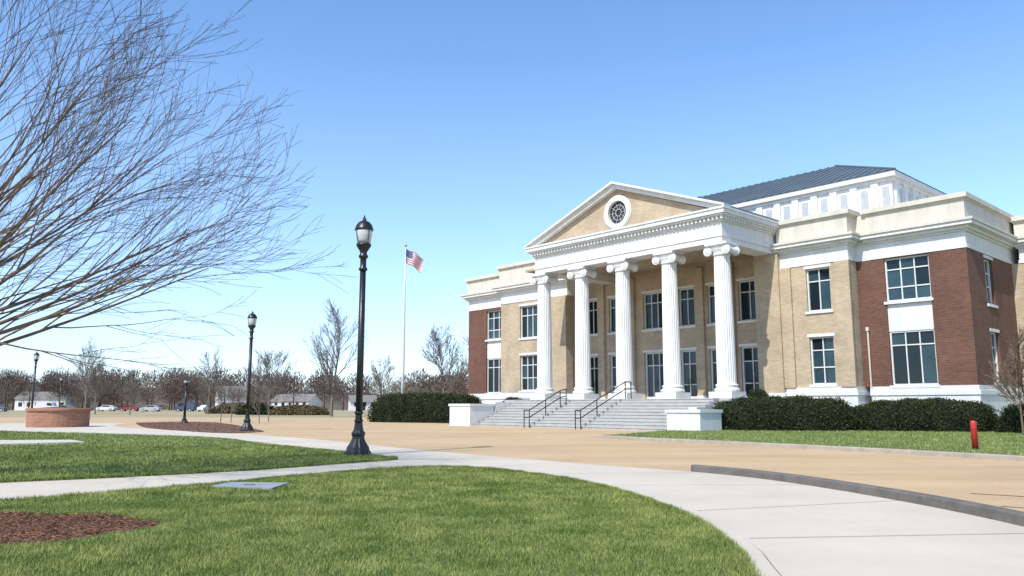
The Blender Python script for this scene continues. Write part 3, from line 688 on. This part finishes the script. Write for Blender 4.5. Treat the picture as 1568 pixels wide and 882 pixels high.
# ------------------------------------------------------------------ distant buildings and cars
def cottage(name,x,y,rz,w,d,h,rh,wallm,roofm):
    q=MB(); q.box('walls',wallm,-w/2,w/2,-d/2,d/2,0,h)
    q.add('gables',wallm,[(-w/2,-d/2,h),(-w/2,d/2,h),(-w/2,0,h+rh),(w/2,-d/2,h),(w/2,d/2,h),(w/2,0,h+rh)],[(0,2,1),(3,4,5)])
    q.add('roof',roofm,[(-w/2-.4,-d/2-.5,h-.25),(w/2+.4,-d/2-.5,h-.25),(w/2+.4,0,h+rh+.08),(-w/2-.4,0,h+rh+.08),(-w/2-.4,d/2+.5,h-.25),(w/2+.4,d/2+.5,h-.25)],[(0,1,2,3),(3,2,5,4)])
    k=-w/2+1
    while k<w/2-1.2:
        q.box('windows',M_glass,k,k+1,-d/2-.03,-d/2+.01,1.1,2.3); q.box('window_trim',M_white,k-.1,k+1.1,-d/2-.05,-d/2-.031,2.3,2.42); k+=2.3
    q.box('door',M_volute,-.5+.15,.6,-d/2-.02,-d/2+.02,0,2.05)
    q.build(empty(name,(x,y,0),rz))
M_rgrey=mat('shingles',(.22,.20,.18),(.16,.15,.14),.9,2)
cottage('white_house',-80,226,.5,8,6,4.2,2.6,M_white,M_rgrey); cottage('white_house',-62,228,-.3,12,7,2.8,1.8,M_white,M_rgrey)
cottage('farm_building',-138,235,.1,14,8,3.6,1.8,M_white,M_rgrey); cottage('white_house',-42,222,.3,7,6,2.6,1.6,M_white,M_rgrey)
def car(name,x,y,rz,col,van=False):
    paint=mat('car_paint',col,tuple(c*.9 for c in col),.25,2); q=MB()
    if van: prof=[(-2.4,.3),(-2.42,1.0),(-2.3,2.0),(-2.1,2.15),(1.0,2.15),(1.4,2.0),(1.8,1.25),(2.4,1.0),(2.5,.6),(2.45,.3)]
    else: prof=[(-2.2,.35),(-2.25,.75),(-2.1,.95),(-1.5,1.0),(-1.0,1.42),(.35,1.45),(1.05,1.0),(2.0,.85),(2.25,.6),(2.2,.3)]
    n=len(prof); vs=[]
    for yy in(-.88,.88):
        for (a,z) in prof: k=.86 if z>1.1 else 1; vs.append((a,yy*k,z))
    q.add('body',paint,vs,[tuple(range(n)),tuple(range(2*n-1,n-1,-1))]+[(i,n+i,n+(i+1)%n,(i+1)%n) for i in range(n)])
    gw=[(-1.35,1.04),(-.95,1.36),(.3,1.38),(.85,1.04)] if not van else [(.2,1.3),(.2,1.95),(1.2,1.95),(1.6,1.3)]
    for sg in(-1,1): q.add('windows',M_glass,[(a,sg*(.885 if z<1.2 else .79),z) for a,z in gw],[(0,1,2,3)])
    for a in(-1.4,1.4):
        for sg in(-1,1): q.cyl('wheels',M_black,(a,sg*.72,.33),(a,sg*.92,.33),.33,18); q.cyl('hubs',M_flagpole,(a,sg*.92,.33),(a,sg*.925,.33),.18,12)
    q.build(empty(name,(x,y,.005),rz))
random.seed(4)
cl=[(.7,.7,.7),(.1,.12,.15),(.6,.6,.62),(.25,.26,.28),(.7,.7,.7),(.25,.04,.03),(.4,.4,.42),(.05,.06,.1)]
for i in range(11):
    car('parked_car',-122+i*6.6+random.uniform(-1.5,1.5),182+random.uniform(-5,5),random.choice([0,.1,3.1,1.2]),cl[i%8],van=(i%5==2))

# ------------------------------------------------------------------ light, sky, camera
az=math.radians(216); el=math.radians(48)
sv=Vector((math.sin(az)*math.cos(el),math.cos(az)*math.cos(el),math.sin(el)))
sun=bpy.data.lights.new('sun','SUN'); sun.energy=5.0; sun.angle=math.radians(.5); sun.color=(1,.96,.88)
so=bpy.data.objects.new('sun',sun); COL.objects.link(so); so.rotation_euler=sv.to_track_quat('Z','Y').to_euler(); so.location=(0,-20,40)
w=bpy.data.worlds.new('World'); S.world=w; w.use_nodes=True; nt=w.node_tree; bg=nt.nodes['Background']; L=nt.links
sk=nt.nodes.new('ShaderNodeTexSky'); sk.sky_type='NISHITA'; sk.sun_disc=False; sk.sun_elevation=el; sk.sun_rotation=az; sk.air_density=1.; sk.dust_density=.6; sk.ozone_density=1.6
gm=nt.nodes.new('ShaderNodeMix'); gm.data_type='RGBA'; gm.blend_type='MULTIPLY'; gm.inputs[0].default_value=1; gm.inputs[7].default_value=(1.16,1.52,1.85,1)
L.new(sk.outputs[0],gm.inputs[6]); L.new(gm.outputs[2],bg.inputs['Color']); bg.inputs['Strength'].default_value=.115
# thin bright haze towards the horizon
tc=nt.nodes.new('ShaderNodeTexCoord'); sx=nt.nodes.new('ShaderNodeSeparateXYZ'); L.new(tc.outputs['Generated'],sx.inputs[0])
rp=nt.nodes.new('ShaderNodeValToRGB'); e=rp.color_ramp.elements; e[0].position=0; e[0].color=(.33,.27,.36,1); e[1].position=.75; e[1].color=(.02,.03,.05,1)
for p_,c_ in((.08,(.28,.26,.36)),(.22,(.18,.21,.29)),(.42,(.06,.10,.17))):
    q=e.new(p_); q.color=(*c_,1)
L.new(sx.outputs['Z'],rp.inputs['Fac']); b2=nt.nodes.new('ShaderNodeBackground'); L.new(rp.outputs[0],b2.inputs['Color']); b2.inputs['Strength'].default_value=1.
ads=nt.nodes.new('ShaderNodeAddShader'); L.new(bg.outputs[0],ads.inputs[0]); L.new(b2.outputs[0],ads.inputs[1]); L.new(ads.outputs[0],nt.nodes['World Output'].inputs['Surface'])
S.view_settings.view_transform='Standard'; S.view_settings.look='None'; S.view_settings.exposure=0
cd=bpy.data.cameras.new('camera'); cam=bpy.data.objects.new('camera',cd); COL.objects.link(cam)
cd.sensor_width=36; cd.lens=1200/1568*36; cd.clip_end=4000; cam.location=(0,0,1.2); cam.rotation_euler=(math.radians(90)+math.atan(181/1200),0,0)
S.camera=cam
